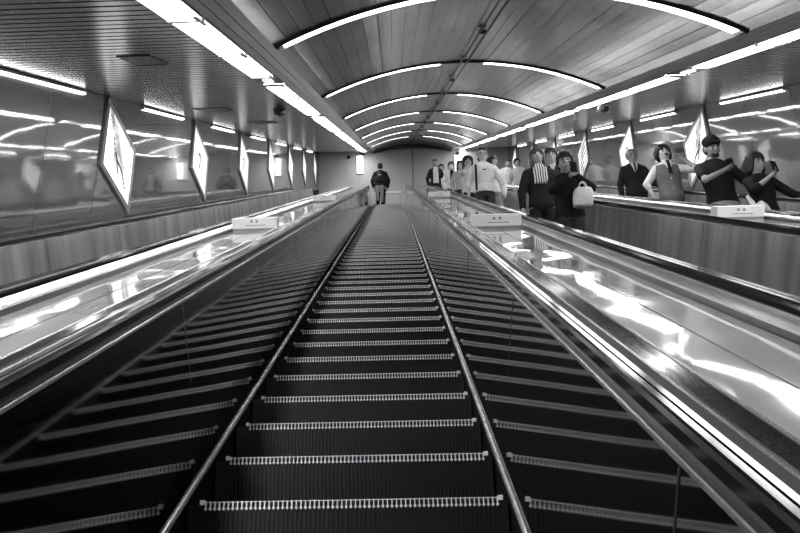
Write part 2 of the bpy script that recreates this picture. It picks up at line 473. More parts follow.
# arc lamps across the vault
def arch_light():
    root = empty('arch_light', (0, 0, 0), SLOPE)
    def strip(bm, a0, a1, y0, y1, r0, r1, n=28):
        rs = []
        for i in range(n+1):
            t = a0+(a1-a0)*i/n; (x0, z0), (x1, z1) = arc(t, r0), arc(t, r1)
            rs.append([bm.verts.new(p) for p in ((x0, y0, z0), (x0, y1, z0), (x1, y1, z1), (x1, y0, z1))])
        for a, b in zip(rs, rs[1:]):
            for j in range(4): bm.faces.new((a[j], a[(j+1) % 4], b[(j+1) % 4], b[j]))
        bm.faces.new(rs[0][::-1]); bm.faces.new(rs[-1])
    bm = bmesh.new(); strip(bm, -AM, AM, -.010, -.004, -.002, .020); strip(bm, -AM, AM, -.004, .155, -.002, .006); link('housing', bm, M['dark'], root)
    g = .24/R_
    for a0, a1 in ((-AM+.012, -g), (g, AM-.012)):
        bm = bmesh.new(); strip(bm, a0, a1, -.003, .145, .006, .019); d = link('diffuser', bm, M['arc'], root); d['label'] = 'glowing curved diffuser'
        for t in (a0, a1):
            bm = bmesh.new(); strip(bm, t-.004, t+.004, -.003, .145, .005, .022, 1); link('end_cap', bm, M['greymetal'], root)
    return root
al = arch_light()
lab = ['curved ceiling lamp arching over the vault, just behind the camera', 'curved ceiling lamp nearest the camera, its top cut by the photo edge',
       'second curved ceiling lamp up the vault, the nearest one seen whole', 'third curved ceiling lamp up the vault from the camera', 'fourth curved ceiling lamp up the vault from the camera',
       'fifth curved ceiling lamp up the vault, third from the far end', 'sixth curved ceiling lamp up the vault, next to last', 'curved ceiling lamp farthest away, next to the end wall']
for k in range(-2, 8):
    o = al if k == -2 else copy_tree(al)
    o.location = W(CV, 2.25+4.3*k, NC); tag(o, lab[k] if k >= 0 else 'curved ceiling lamp over the lower slope, well behind the camera', 'ceiling lamp', 'curved lamps across the vault')
# twin rails along the crown
bm = bmesh.new()
for x in (-.035, .035): box(bm, x-.005, x+.005, -10.6, SEND, -.040, -.031)
s = 2.0
while s < SEND: box(bm, -.036, .036, s, s+.012, -.038, .0); s += 2.15
tag(link('cable_track', bm, M['black'], None, W(CV, 0, NC+RISE-.008), SLOPE), 'black twin cable track running along the crown of the vault', 'cable track')

# ------------------------------------------------------------------ lamp rows
def row_lamp():
    root = empty('ceiling_light', (0, 0, 0), SLOPE); L = 1.55
    bm = bmesh.new()
    for sx in (-1, 1): box(bm, sx*LW-.004, sx*LW+.004, .004, L-.004, -.008, .026)
    box(bm, -LW, LW, .004, L-.004, .018, .026); link('housing', bm, M['lampwhite'], root)
    bm = bmesh.new(); box(bm, -LW+.005, LW-.005, .012, L-.012, -.004, .016); d = link('diffuser', bm, M['lamp'], root); d['label'] = 'glowing diffuser'
    bm = bmesh.new()
    bm.free()
    for y, c0, c1 in ((.004, .03, .16), (L-.030, L-.16, L-.03)):
        bm = bmesh.new(); box(bm, -LW+.004, LW-.004, y, y+.026, -.022, .0); link('end_cap', bm, M['grey'], root)
        bm = bmesh.new(); box(bm, LW-.035, LW-.012, c0, c1, -.020, -.004); link('clip', bm, M['grey'], root)
    return root
def small_lamp():
    root = empty('emergency_light', (0, 0, 0), SLOPE)
    bm = bmesh.new(); box(bm, -LW, LW, -.36, .36, .0, .02); link('cover_plate', bm, M['guide'], root)
    bm = bmesh.new(); box(bm, -.04, .04, -.15, .15, -.014, .0)
    bmesh.ops.bevel(bm, geom=[e_ for e_ in bm.edges if abs((e_.verts[0].co-e_.verts[1].co).z) > .005], offset=.03, segments=4, affect='EDGES')
    link('diffuser', bm, M['small'], root); return root
rl, sl_ = row_lamp(), small_lamp(); first = [True, True]
SIDE = {XLAMP_L: ('left', 3.75-10.9), XLAMP_R: ('right', 4.13-10.9)}
ordn = ['nearest', 'second nearest', 'third', 'fourth', 'fifth', 'sixth', 'seventh', 'eighth', 'ninth', 'tenth', 'eleventh', 'twelfth', 'thirteenth', 'fourteenth', 'fifteenth', 'sixteenth', 'seventeenth', 'eighteenth', 'nineteenth', 'twentieth', 'twenty-first']
for X, (side, st) in SIDE.items():
    n = -6; g = -2; s = st
    while s < SEND-.5:
        for j in range(3):
            if s + 1.55 > SEND+.3: break
            o = rl if first[0] else copy_tree(rl); first[0] = False
            o.location = W(X, s, NC)
            tag(o, '%s long white lamp of the %s ceiling row' % (ordn[n], side) if n >= 0 else 'long white lamp of the %s ceiling row, behind the camera' % side, 'ceiling light', 'long lamps of the %s ceiling row' % side)
            n += 1; s += 1.55
        if s < SEND-.5:
            o = sl_ if first[1] else copy_tree(sl_); first[1] = False
            o.location = W(X, s+.4, NC)
            tag(o, '%s small oval emergency lamp in the %s ceiling row' % (ordn[g], side) if g >= 0 else 'small oval lamp in the %s ceiling row, behind the camera' % side, 'emergency light', 'small lamps in the gaps of the %s ceiling row' % side)
            g += 1
        s += .80

# ------------------------------------------------------------------ wall lamps and framed posters
def wall_lamp(sx):
    root = empty('wall_light', (0, 0, 0), SLOPE); L = 2.15
    bm = bmesh.new(); prism_y(bm, [(0, -.002), (-sx*.020, -.002), (-sx*.030, -.029), (0, -.029)], 0, L)
    for y in (-.012, L): box(bm, min(0, -sx*.034), max(0, -sx*.034), y, y+.012, -.048, -.004)
    link('housing', bm, M['lampwhite'], root)
    bm = bmesh.new(); prism_y(bm, [(-sx*.002, -.030), (-sx*.030, -.030), (-sx*.026, -.046), (-sx*.002, -.048)], .01, L-.01)
    d = link('diffuser', bm, M['cove'], root); d['label'] = 'glowing wall-washing diffuser'; return root
def poster(sx, kind):
    # level rectangle on the wall, near top corner at the origin; extends +y (away) and -z (down)
    root = empty('poster_frame', (0, 0, 0)); Wd, H, T, F = 1.073, .836, .026, .055
    x0, x1 = (0, -sx*T)
    def b(bm, y0, y1, z0, z1, xa=x0, xb=x1, mi=0): box(bm, min(xa, xb), max(xa, xb), y0, y1, z0, z1, mi)
    bm = bmesh.new()
    b(bm, 0, F, -H, 0); b(bm, Wd-F, Wd, -H, 0); b(bm, F, Wd-F, -F, 0); b(bm, F, Wd-F, -H, -H+F)
    for f in (F-.012,):
        xb = x1 - sx*.005
        b(bm, f, f+.01, -H+f, -f, x0, xb); b(bm, Wd-f-.01, Wd-f, -H+f, -f, x0, xb); b(bm, f, Wd-f, -f-.01, -f, x0, xb); b(bm, f, Wd-f, -H+f, -H+f+.01, x0, xb)
    link('frame', bm, M['framepaint'], root)
    bm = bmesh.new(); b(bm, F, Wd-F, -H+F, -F, x0, -sx*(T-.008)); p = link('poster', bm, M['poster%d' % kind], root); p['label'] = 'backlit printed sheet'
    xx0, xx1 = -sx*(T-.009), -sx*(T-.006)
    bm = bmesh.new()
    if kind == 0:
        for i in range(9):
            y = .14 + .05*(i % 3); z = -.12 - .05*(i//3)
            b(bm, y, y+.032, z-.008, z, xx0, xx1); b(bm, y+.012, y+.018, z-.03, z+.006, xx0, xx1)
        for i in range(16):
            t = i/15; y = .30+.5*t; z = -.30-.34*t - .05*math.sin(t*6)
            b(bm, y, y+.04, z-.035, z, xx0, xx1)
        for i in range(10):
            t = i/9; y = .42+.12*t; z = -.42-.18*t; b(bm, y, y+.04, z-.02, z, xx0, xx1)
    elif kind == 1:
        for i in range(22):
            a = i/22*2*math.pi*.8; y = .50+.075*math.cos(a); z = -.40+.09*math.sin(a); b(bm, y-.012, y+.012, z-.014, z+.014, xx0, xx1)
        b(bm, .46, .56, -.52, -.50, xx0, xx1); b(bm, .49, .51, -.56, -.50, xx0, xx1)
    else:
        for i in range(5):
            z = -.14-.13*i; 
            for j in range(14):
                y = .12+.06*j; b(bm, y, y+.062, z-.04-.006*math.sin(j), z, xx0, xx1)
    link('printed_marks', bm, M['black'] if kind != 1 else M['dark'], p)
    return root
pk = {}
plabs = {('left', 0): 'nearest framed poster on the left wall, with grey drawing and writing', ('left', 1): 'second framed poster on the left wall, white with a small round dark drawing',
         ('left', 2): 'third framed poster on the left wall from the camera', ('left', 3): 'fourth framed poster on the left wall from the camera', ('left', 4): 'fifth framed poster on the left wall from the camera',
         ('left', 5): 'sixth framed poster on the left wall, next to last', ('left', 6): 'last framed poster on the left wall, by the end wall',
         ('right', 0): 'framed poster on the right wall behind the man in a cap', ('right', 1): 'bright framed poster on the right wall behind the man in a dark suit', ('right', 2): 'framed poster with dark bars on the right wall, beside the white bag holder',
         ('right', 3): 'fourth framed poster on the right wall, far up behind the riders', ('right', 4): 'fifth framed poster on the right wall, far up behind the riders', ('right', 5): 'last framed poster on the right wall, by the end wall'}
wl = {}
for side, X, sx, sp, mt, kinds in (('left', XL, -1, 9.885, .885, (0, 1, 1, 1, 1, 1, 1)), ('right', XR, 1, 14.32, .880, (0, 1, 2, 1, 1, 1))):
    for k, kd in enumerate(kinds):
        s = sp + PER*k
        if s > SEND-1: continue
        key = (side, kd)
        o = copy_tree(pk[key]) if key in pk else pk.setdefault(key, poster(sx, kd))
        o.location = W(X, s, mt+HN); tag(o, plabs[(side, k)], 'poster', 'framed posters on the %s wall' % side)
    n = 0
    for k in range(-2, 8):
        s = sp + 1.38 + PER*k - (.0)
        if s < 2 or s > SEND-2.2: continue
        o = copy_tree(wl[side]) if side in wl else wl.setdefault(side, wall_lamp(sx))
        o.location = W(X, s, NC-.004)
        tag(o, '%s slim lamp along the top of the %s wall' % (ordn[n], side), 'wall lamp', 'slim lamps along the top of the %s wall' % side); n += 1

# ceiling hatches, cameras
def hatch(x0, x1, s0, s1, label):
    root = empty('ceiling_hatch', W((x0+x1)/2, s0, NC-.002), SLOPE); w = (x1-x0)/2; l = s1-s0
    bm = bmesh.new()
    box(bm, -w, w, 0, .018, -.006, .004); box(bm, -w, w, l-.018, l, -.006, .004); box(bm, -w, -w+.015, 0, l, -.006, .004); box(bm, w-.015, w, 0, l, -.006, .004)
    link('frame', bm, M['black'], root)
    bm = bmesh.new(); box(bm, -w+.015, w-.015, .018, l-.018, -.003, .004); link('door', bm, M['band_c'], root)
    tag(root, label, 'hatch', 'ceiling hatches over the left escalator')
hatch(-1.985, -1.735, 6.77, 7.33, 'nearest square hatch in the left ceiling, left of the lamp row')
hatch(-2.55, -2.10, 12.0, 12.5, 'middle hatch in the left ceiling, beside the second framed poster')
hatch(-2.35, -1.90, 15.2, 15.8, 'farthest hatch in the left ceiling, near the small dome camera')
def dome(x, s, label, white):
    root = empty('security_camera', W(x, s, NC)); 
    bm = bmesh.new(); cyl(bm, (0, 0, .02), (0, 0, -.045), .075, 20); link('mount', bm, M['white'] if white else M['grey'], root)
    bm = bmesh.new(); bmesh.ops.create_uvsphere(bm, u_segments=20, v_segments=10, radius=.062, matrix=Matrix.Translation((0, 0, -.052))); link('lens_dome', bm, M['black'], root, smooth=True)
    bm = bmesh.new(); box(bm, -.09, .05, -.10, .06, -.05, -.012); link('hood', bm, M['white'] if white else M['black'], root)
    tag(root, label, 'security camera')
dome(-1.49, 12.6, 'black dome security camera on the left ceiling beside the lamp row', False)
dome(3.13, 13.8, 'white and black security camera on the right ceiling beside the lamp row', True)

# far wall: lit signs and sensors, landing barrier
def lit_sign(x, zt_, zb, label):
    root = empty('lit_sign', (x, YW-.001, zb)); h = zt_-zb
    bm = bmesh.new(); box(bm, -.14, .14, -.08, 0, 0, h); link('case', bm, M['greymetal'], root)
    bm = bmesh.new(); box(bm, -.125, .125, -.09, -.075, .015, h-.015); link('sign_face', bm, M['sign'], root)
    tag(root, label, 'lit sign')
lit_sign(-1.33, BZ+19.80, BZ+18.95, 'tall glowing white sign on the end wall, left of the two riders')
lit_sign(2.68, BZ+19.70, BZ+18.9, 'glowing white sign on the end wall, above the riders at the centre')
def sensor(x, z, label):
    bm = bmesh.new(); cyl(bm, (0, 0, 0), (0, -.05, 0), .075, 16)
    bmesh.ops.create_uvsphere(bm, u_segments=16, v_segments=8, radius=.065, matrix=Matrix.Translation((0, -.05, 0)))
    tag(link('wall_sensor', bm, M['black'], None, (x, YW-.001, z)), label, 'sensor')
sensor(-1.22, BZ+19.93, 'small dark dome on the end wall, above the left glowing sign')
sensor(2.70, BZ+19.82, 'small dark dome on the end wall, above the right glowing sign')
sensor(-1.80, BZ+19.78, 'small dark dome on the end wall, left of the left glowing sign')
root = empty('barrier_rail', (-.17, LAND.y+1.62, LAND.z))
bm = bmesh.new(); box(bm, -.46, .46, -.02, .02, 1.30, 1.40)
link('top_bar', bm, M['white'], root)
for x in (-.42, .42):
    bm = bmesh.new(); cyl(bm, (x, 0, 0), (x, 0, 1.31), .02); link('post', bm, M['greymetal'], root)
tag(root, 'pale horizontal barrier bar at the head of the empty escalator', 'barrier')

# ------------------------------------------------------------------ people
TORSO = [(.455, .070, .050), (.50, .090, .062), (.60, .078, .052), (.70, .090, .060), (.765, .102, .056), (.80, .100, .048), (.822, .074, .040), (.842, .042, .034), (.855, .036, .032)]
def trings(off=0., zlo=0., zhi=9., bust=0., w=1.):
    return [(z, rx*w+off, ry+off) for z, rx, ry in TORSO if zlo <= z <= zhi]
def tor_ry(z, off, w=1.):
    T_ = TORSO
    for (a, rx0, ry0), (b, rx1, ry1) in zip(T_, T_[1:]):
        if a <= z <= b:
            t = (z-a)/(b-a); return (rx0+(rx1-rx0)*t)*w+off, ry0+(ry1-ry0)*t+off
    return (T_[0][1]*w+off, T_[0][2]+off) if z < T_[0][0] else (T_[-1][1]*w+off, T_[-1][2]+off)
def loft(bm, rings, n=20, cx=0., cy=0.):
    R = [[bm.verts.new((cx+rx*math.cos(2*math.pi*i/n), cy+ry*math.sin(2*math.pi*i/n), z)) for i in range(n)] for z, rx, ry in rings]
    for a, b in zip(R, R[1:]):
        for i in range(n): bm.faces.new((a[i], a[(i+1) % n], b[(i+1) % n], b[i]))
    bm.faces.new(R[0][::-1]); bm.faces.new(R[-1])
def limb(bm, p0, p1, r0, r1, n=12):
    p0, p1 = Vector(p0), Vector(p1); d = p1-p0; L = d.length
    if L < 1e-6: return
    d /= L; a = d.orthogonal().normalized(); b = d.cross(a); R = []
    prof = [(-r0*math.cos(t), r0*math.sin(t)) for t in (.35, .8, 1.2)] + [(0, r0), (L*.5, (r0+r1)/2), (L, r1)] + [(L+r1*math.cos(t), r1*math.sin(t)) for t in (1.2, .8, .35)]
    for u, r in prof:
        R.append([bm.verts.new(p0 + d*u + (a*math.cos(2*math.pi*i/n)+b*math.sin(2*math.pi*i/n))*r) for i in range(n)])
    for x, y in zip(R, R[1:]):
        for i in range(n): bm.faces.new((x[i], x[(i+1) % n], y[(i+1) % n], y[i]))
    bm.faces.new(R[0][::-1]); bm.faces.new(R[-1])
def ell(bm, c, r, mat=None, seg=18):
    mt = Matrix.Translation(Vector(c)) @ (mat or Matrix()) @ Matrix.Diagonal((r[0], r[1], r[2], 1))
    bmesh.ops.create_uvsphere(bm, u_segments=seg, v_segments=seg//2+2, radius=1, matrix=mt)
def ik(sh, wr, pole, l1=.166, l2=.150):
    sh, wr, pole = Vector(sh), Vector(wr), Vector(pole); d = wr-sh; L = d.length
    if L > (l1+l2)*.995: wr = sh + d*((l1+l2)*.995/L); d = wr-sh; L = d.length
    a = (l1*l1 - l2*l2 + L*L)/(2*L); h = math.sqrt(max(l1*l1-a*a, 0)); u = d/L
    p = pole - u*pole.dot(u); p = p.normalized() if p.length > 1e-6 else Vector((1, 0, 0))
    return sh + u*a + p*h, wr
def hand(bm, wr, d, nrm, side, curl):
    d = Vector(d).normalized(); nrm = Vector(nrm); nrm = (nrm - d*nrm.dot(d)).normalized(); w = d.cross(nrm)*side
    rot = Matrix((w, d, nrm)).transposed().to_4x4()
    ell(bm, wr + d*.026, (.022, .032, .0115), rot, 12); limb(bm, wr - d*.01, wr + d*.02, .0155, .014, 8)
    for i, ln in enumerate((.040, .046, .043, .034)):
        b0 = wr + d*.044 + w*(.0175-.0117*i)
        a1, a2 = curl*(.55+.08*i), curl*(1.35+.1*i)
        p1 = b0 + (d*math.cos(a1)+nrm*math.sin(a1))*ln*.5
        p2 = p1 + (d*math.cos(a2)+nrm*math.sin(a2))*ln*.5
        limb(bm, b0, p1, .0062, .0056, 7); limb(bm, p1, p2, .0056, .0048, 7)
    t0 = wr + d*.014 + w*.018; t1 = t0 + (d*.55+w*.7+nrm*.35).normalized()*.024; t2 = t1 + (d*.85+w*.15+nrm*.5).normalized()*.022
    limb(bm, t0, t1, .0085, .0068, 8); limb(bm, t1, t2, .0066, .0055, 7)

class Person:
    def __init__(s, label, loc, H, facing=0., lean=(0, 0), head=(0, 0, 0), hair='short', skin='skin', top='c_white', sleeve='long', bottom='c_black',
                 armL=((-.13, -.02, .48), (-1, .4, 0)), armR=((.13, -.02, .48), (1, .4, 0)), curl=(.6, .6), palm=(None, None), patches=(), detail=1, wide=1., mouth='closed',
                 glasses=False, hem=.455, cuff=None, collar=None, extra=None, hairmat='hair', step=(.0, .0), mask=False, headsize=1.06):
        s.H = H; s.lean = lean; s.vox = .0085 if detail else .013; s.wide = wide
        s.root = empty('person', loc, (0, 0, facing)); tag(s.root, label, 'person')
        s.hm = Matrix.Translation((0, -.006, .855)) @ Euler((head[0]*D, head[1]*D*0, head[2]*D)).to_matrix().to_4x4() @ Matrix.Rotation(head[1]*D, 4, 'Z') @ Matrix.Scale(headsize, 4) @ Matrix.Translation((0, 0, -.862))
        sx = .104*wide
        s.sh = {-1: Vector((-sx, 0, .785)), 1: Vector((sx, 0, .785))}; s.el = {}; s.wr = {}
        for k, (wv, pole) in ((-1, armL), (1, armR)):
            s.el[k], s.wr[k] = ik(s.sh[k], wv, pole)
        # body
        bm = bmesh.new(); loft(bm, trings(-.004, w=wide)); limb(bm, (0, .004, .82), (0, -.002, .885), .034, .033, 14)
        for k in (-1, 1):
            limb(bm, s.sh[k]+Vector((-k*.02, 0, .0)), s.el[k], .029, .0225); limb(bm, s.el[k], s.wr[k], .0225, .0150)
            d = s.wr[k]-s.el[k]; i = 0 if k < 0 else 1
            nrm = palm[i] or ((-k*.9, -.3, 0) if abs(d.normalized().z) > .5 else (0, 0, -1))
            hand(bm, s.wr[k], d, nrm, k if palm[i] is None else k, curl[i])
            st = step[i]
            hip, kn, an = Vector((k*.048, 0, .48)), Vector((k*.052, -.015-st*.5, .27)), Vector((k*.052, .01-st, .042))
            limb(bm, hip, kn, .050, .034); limb(bm, kn, an, .034, .022); 
            ell(bm, (k*.052, -.03-st, .022), (.026, .072, .022))
        hb = bmesh.new()
        ell(hb, (0, .004, .944), (.0445, .053, .052)); ell(hb, (0, -.012, .912), (.036, .042, .046)); ell(hb, (0, -.026, .884), (.022, .022, .018))
        limb(hb, (0, -.050, .930), (0, -.060, .908), .0045, .0085, 8)                       # nose
        ell(hb, (0, -.0485, .889), (.015, .008, .008), seg=10)                            # lips
        for k in (-1, 1): ell(hb, (k*.0445, .004, .917), (.006, .012, .017), seg=10); ell(hb, (k*.022, -.040, .908), (.013, .010, .012), seg=10)
        bmesh.ops.transform(hb, matrix=s.hm, verts=hb.verts)
        me = bpy.data.meshes.new('t'); hb.to_mesh(me); hb.free(); bm.from_mesh(me)
        s.part('body', bm, skin, s.vox)
        # face details
        def hp(name, c, r, mat, rot=None, label=None):
            b = bmesh.new(); ell(b, c, r, rot, 12); bmesh.ops.transform(b, matrix=s.hm, verts=b.verts); return s.part(name, b, mat, 0, label=label)
        if detail >= 0:
            for k in (-1, 1):
                hp('eye', (k*.0175, -.0465, .9195), (.0085, .004, .0034), 'c_black'); hp('eyebrow', (k*.018, -.0485, .934), (.012, .004, .0024), hairmat)
            if mouth == 'open': hp('mouth', (0, -.053, .884), (.015, .006, .011), 'mouth', label='wide open laughing mouth'); hp('teeth', (0, -.0575, .891), (.011, .003, .003), 'c_white')
            else: hp('mouth', (0, -.0555, .889), (.0125, .0035, .0032), 'lip')
        # hair
        b = bmesh.new()
        if hair == 'grey':
            ell(b, (0, .016, .958), (.0475, .050, .046)); ell(b, (0, -.018, .984), (.036, .022, .014))
        elif hair in ('short', 'fringe', 'bowl', 'long', 'bob', 'bun'):
            g = {'bowl': 1.16, 'long': 1.05, 'bob': 1.08}.get(hair, 1.03)
            ell(b, (0, .015, .955), (.0485*g, .053*g, .051*g)); ell(b, (0, .022, .925), (.046*g, .040*g, .045))
            ell(b, (0, -.026, .980), (.041*g, .027, .020))
            if hair != 'short':
                for x in (-.026, -.009, .009, .026): limb(b, (x*g, -.030, .985), (x*1.15*g, -.047, .948+.004*math.sin(x*300)), .013, .006, 8)
            if hair in ('bowl', 'bob', 'long', 'bun', 'fringe'):
                zl = {'bowl': .905, 'bob': .868, 'long': .79, 'bun': .91, 'fringe': .915}[hair]
                for k in (-1, 1):
                    for yy in (-.016, .0, .018): limb(b, (k*.036*g, yy, .965), (k*(.0445+.004*(hair == 'long'))*g, yy+.006, zl+.012*abs(yy)/.016), .018*g, .011, 10)
                if hair in ('bob', 'long'):
                    for x in (-.03, 0, .03): limb(b, (x, .040, .95), (x*1.2, .046, zl), .025, .02, 8)
            if hair == 'bun': ell(b, (0, .055, .975), (.022, .022, .022))
        elif hair == 'cap':
            ell(b, (0, .016, .925), (.047, .046, .045)); 
        if hair == 'bald': b.free()
        else:
            bmesh.ops.transform(b, matrix=s.hm, verts=b.verts); s.part('hair', b, hairmat, s.vox)
        if hair == 'cap':
            b = bmesh.new(); ell(b, (0, .004, .968), (.053, .062, .040)); ell(b, (0, -.050, .956), (.036, .034, .007)); limb(b, (0, .0, .955), (0, .0, .965), .05, .05, 20)
            bmesh.ops.transform(b, matrix=s.hm, verts=b.verts); s.part('cap', b, 'c_black', s.vox)
            b = bmesh.new(); ell(b, (0, -.032, .882), (.026, .022, .018)); bmesh.ops.transform(b, matrix=s.hm, verts=b.verts); s.part('beard', b, 'c_dark', s.vox)
        if glasses:
            b = bmesh.new()
            for k in (-1, 1):
                for i in range(14):
                    a0, a1 = 2*math.pi*i/14, 2*math.pi*(i+1)/14
                    limb(b, (k*.0185+.0135*math.cos(a0), -.056, .919+.010*math.sin(a0)), (k*.0185+.0135*math.cos(a1), -.056, .919+.010*math.sin(a1)), .0014, .0014, 5)
                limb(b, (k*.032, -.055, .922), (k*.046, .0, .922), .0014, .0014, 5)
            limb(b, (-.005, -.057, .921), (.005, -.057, .921), .0014, .0014, 5)
            bmesh.ops.transform(b, matrix=s.hm, verts=b.verts); s.part('glasses', b, 'c_black', 0)
        if mask:
            hp('face_mask', (0, -.040, .893), (.033, .022, .024), 'c_white')
        # clothes
        b = bmesh.new(); off = .007 if sleeve != 'jacket' else .012
        loft(b, trings(off, zlo=hem-.001, zhi=.845, w=wide) )
        for k in (-1, 1):
            if sleeve == 'none': limb(b, s.sh[k]+Vector((-k*.03, 0, 0)), s.sh[k], .036, .034); continue
            limb(b, s.sh[k]+Vector((-k*.02, 0, 0)), s.el[k] if sleeve != 'short' else s.sh[k].lerp(s.el[k], .66), .035+off*.6, .028+off*.5 if sleeve != 'short' else .034)
            if sleeve == 'rolled': limb(b, s.el[k], s.el[k].lerp(s.wr[k], .22), .029, .027)
            elif sleeve in ('long', 'jacket'): limb(b, s.el[k], s.el[k].lerp(s.wr[k], .92), .028+off*.5, .021+off*.4)
        s.part('jacket' if sleeve == 'jacket' else 'shirt', b, top, s.vox*1.15)
        if collar:
            b = bmesh.new()
            for i in range(16):
                a0, a1 = 2*math.pi*i/16, 2*math.pi*(i+1)/16
                limb(b, (.040*math.cos(a0), .036*math.sin(a0), .838+.01*math.sin(a0)), (.040*math.cos(a1), .036*math.sin(a1), .838+.01*math.sin(a1)), .010, .010, 6)
            s.part('collar', b, collar, s.vox)
        b = bmesh.new(); loft(b, [(.44, .080*wide, .058), (.50, .094*wide, .066), (.585, .082*wide, .056)])
        for i, k in enumerate((-1, 1)):
            st = step[i]
            hip, kn, an = Vector((k*.048, 0, .46)), Vector((k*.052, -.015-st*.5, .27)), Vector((k*.052, .01-st, .05))
            limb(b, hip, kn, .054, .040); limb(b, kn, an, .040, .031)
        s.part('trousers', b, bottom, s.vox*1.3)
        for i, k in enumerate((-1, 1)):
            b = bmesh.new(); ell(b, (k*.052, -.03-step[i], .024), (.030, .078, .026)); s.part('shoe', b, 'c_black', 0)
        for (nm, mat, zs, hws, po) in patches:
            s.patch(nm, mat, zs, hws, po, off)
    def T(s, v):
        t = max(0, v.z-.46); return Vector((v.x + s.lean[0]*t, v.y + s.lean[1]*t, v.z - .5*t*t*(s.lean[0]**2+s.lean[1]**2)))*s.H
    def pt(s, p):      # local body-unit point -> world
        return s.root.matrix_basis @ s.T(Vector(p)) if False else (Matrix.Translation(s.root.location) @ s.root.rotation_euler.to_matrix().to_4x4()) @ s.T(Vector(p))
    def part(s, name, bm, mat, vox=0, label=None):
        for v in bm.verts: v.co = s.T(v.co)
        bmesh.ops.recalc_face_normals(bm, faces=bm.faces)
        me = bpy.data.meshes.new(name); bm.to_mesh(me); bm.free()
        o = bpy.data.objects.new(name, me); COL.objects.link(o)
        if vox:
            r = o.modifiers.new('r', 'REMESH'); r.mode = 'VOXEL'; r.voxel_size = vox if name == 'body' or name in ('hair',) else vox*1.0
            sm = o.modifiers.new('s', 'SMOOTH'); sm.iterations = 2 if name == 'body' else 5; sm.factor = .5
            dg = bpy.context.evaluated_depsgraph_get(); dg.update(); m2 = bpy.data.meshes.new_from_object(o.evaluated_get(dg))
            o.modifiers.clear(); o.data = m2; bpy.data.meshes.remove(me); me = m2; me.name = name
        me.materials.clear(); me.materials.append(M[mat])
        for p in me.polygons: p.use_smooth = True
        o.parent = s.root
        if label: o['label'] = label
        return o
    def patch(s, name, mat, zs, hws, po, off):   # piece of clothing showing on the chest
        b = bmesh.new(); nz, nx = 14, 8; g = []
        for layer in (0, 1):
            L = []
            for i in range(nz+1):
                t = i/nz; z = zs[0]+(zs[-1]-zs[0])*t
                hw = hws[0]
                for (za, ha), (zb, hb_) in zip(zip(zs, hws), list(zip(zs, hws))[1:]):
                    if min(za, zb) <= z <= max(za, zb): u = (z-za)/(zb-za) if zb != za else 0; hw = ha+(hb_-ha)*u
                rx, ry = tor_ry(min(z, .845), off, s.wide); row = []
                for j in range(nx+1):
                    x = (-1+2*j/nx)*hw; y = -ry*math.sqrt(max(1-(x/rx)**2, .05)) - po + layer*.012
                    row.append(b.verts.new((x, y, z)))
                L.append(row)
            g.append(L)
        for L in g:
            for i in range(nz):
                for j in range(nx): b.faces.new((L[i][j], L[i][j+1], L[i+1][j+1], L[i+1][j]))
        def rim(A, B):
            for a0, a1, b0, b1 in zip(A, A[1:], B, B[1:]): b.faces.new((a0, a1, b1, b0))
        rim(g[0][0], g[1][0]); rim(g[0][-1], g[1][-1]); rim([r[0] for r in g[0]], [r[0] for r in g[1]]); rim([r[-1] for r in g[0]], [r[-1] for r in g[1]])
        s.part(name, b, mat, 0)

def on_step(x, k, dy=.2):
    p = W(x, S0+k*PITCH, 0); return Vector((x, p.y+dy, p.z+.005))
def phone(pos, rot, label, size=(.072, .009, .145)):
    bm = bmesh.new(); w, t, h = size; box(bm, -w/2, w/2, -t/2, t/2, -h/2, h/2); bmesh.ops.bevel(bm, geom=list(bm.edges), offset=.003, segments=2, affect='EDGES')
    root = empty('mobile_phone', pos, rot); link('phone_case', bm, M['black'], root)
    bm = bmesh.new(); cyl(bm, (w*.3, -t/2-.001, h*.40), (w*.3, -t/2+.001, h*.40), .007, 12); link('camera_lens', bm, M['greymetal'], root)
    bm = bmesh.new(); box(bm, -w/2+.005, w/2-.005, t/2-.0005, t/2+.0008, -h/2+.008, h/2-.008); link('screen', bm, M['grey'], root)
    tag(root, label, 'mobile phone')
SHIRTV = lambda z0=.845, z1=.70, w=.034: [z0, z0-.02, z1]
# riders at the far right
P = Person('person in a dark cap and black T-shirt looking down at a phone', on_step(3.50, 14), 1.59, lean=(-.05, 0), head=(20, 8, 0), hair='cap', skin='skin_b', top='c_black', sleeve='short', bottom='c_khaki', wide=1.16,
           armL=((.015, -.135, .700), (-1, .2, -.6)), armR=((.17, -.03, .50), (1, .3, 0)), palm=((.3, .3, 1), None), curl=(.9, .5), hem=.50, headsize=1.12)
phone(P.pt((.045, -.150, .730)), (60*D, 0, -30*D), 'mobile phone held by the man in a cap')
P = Person('woman in a black top holding a phone before her face, hand on the handrail', on_step(3.76, 13), 1.375, lean=(-.05, 0), head=(6, 14, 8), hair='bob', top='c_black', sleeve='rolled', bottom='c_black',
           armL=((.020, -.160, .745), (-.8, -.1, -1)), armR=((.33, -.09, .60), (.3, .2, -1)), palm=((0, .3, 1), (0, 0, -1)), curl=(.8, .5), headsize=1.16)
phone(P.pt((.052, -.178, .815)), (-12*D, 0, 20*D), 'mobile phone held up by the woman at the far right', (.075, .009, .13))
bm = bmesh.new(); ell(bm, (0, 0, 0), (.085, .055, .07)); ell(bm, (-.06, -.01, -.03), (.07, .045, .06)); limb(bm, (-.06, 0, .0), (-.09, .01, .12), .03, .02)
for v in bm.verts: v.co += Vector((math.sin(v.co.z*60+v.co.x*35), 0, math.sin(v.co.x*55)))*.012
tag(link('cloth_bag', bm, M['plasticbag'], None, P.pt((-.10, -.125, .50)), None, True), 'crumpled pale bag at the waist of the woman holding up a phone', 'bag')
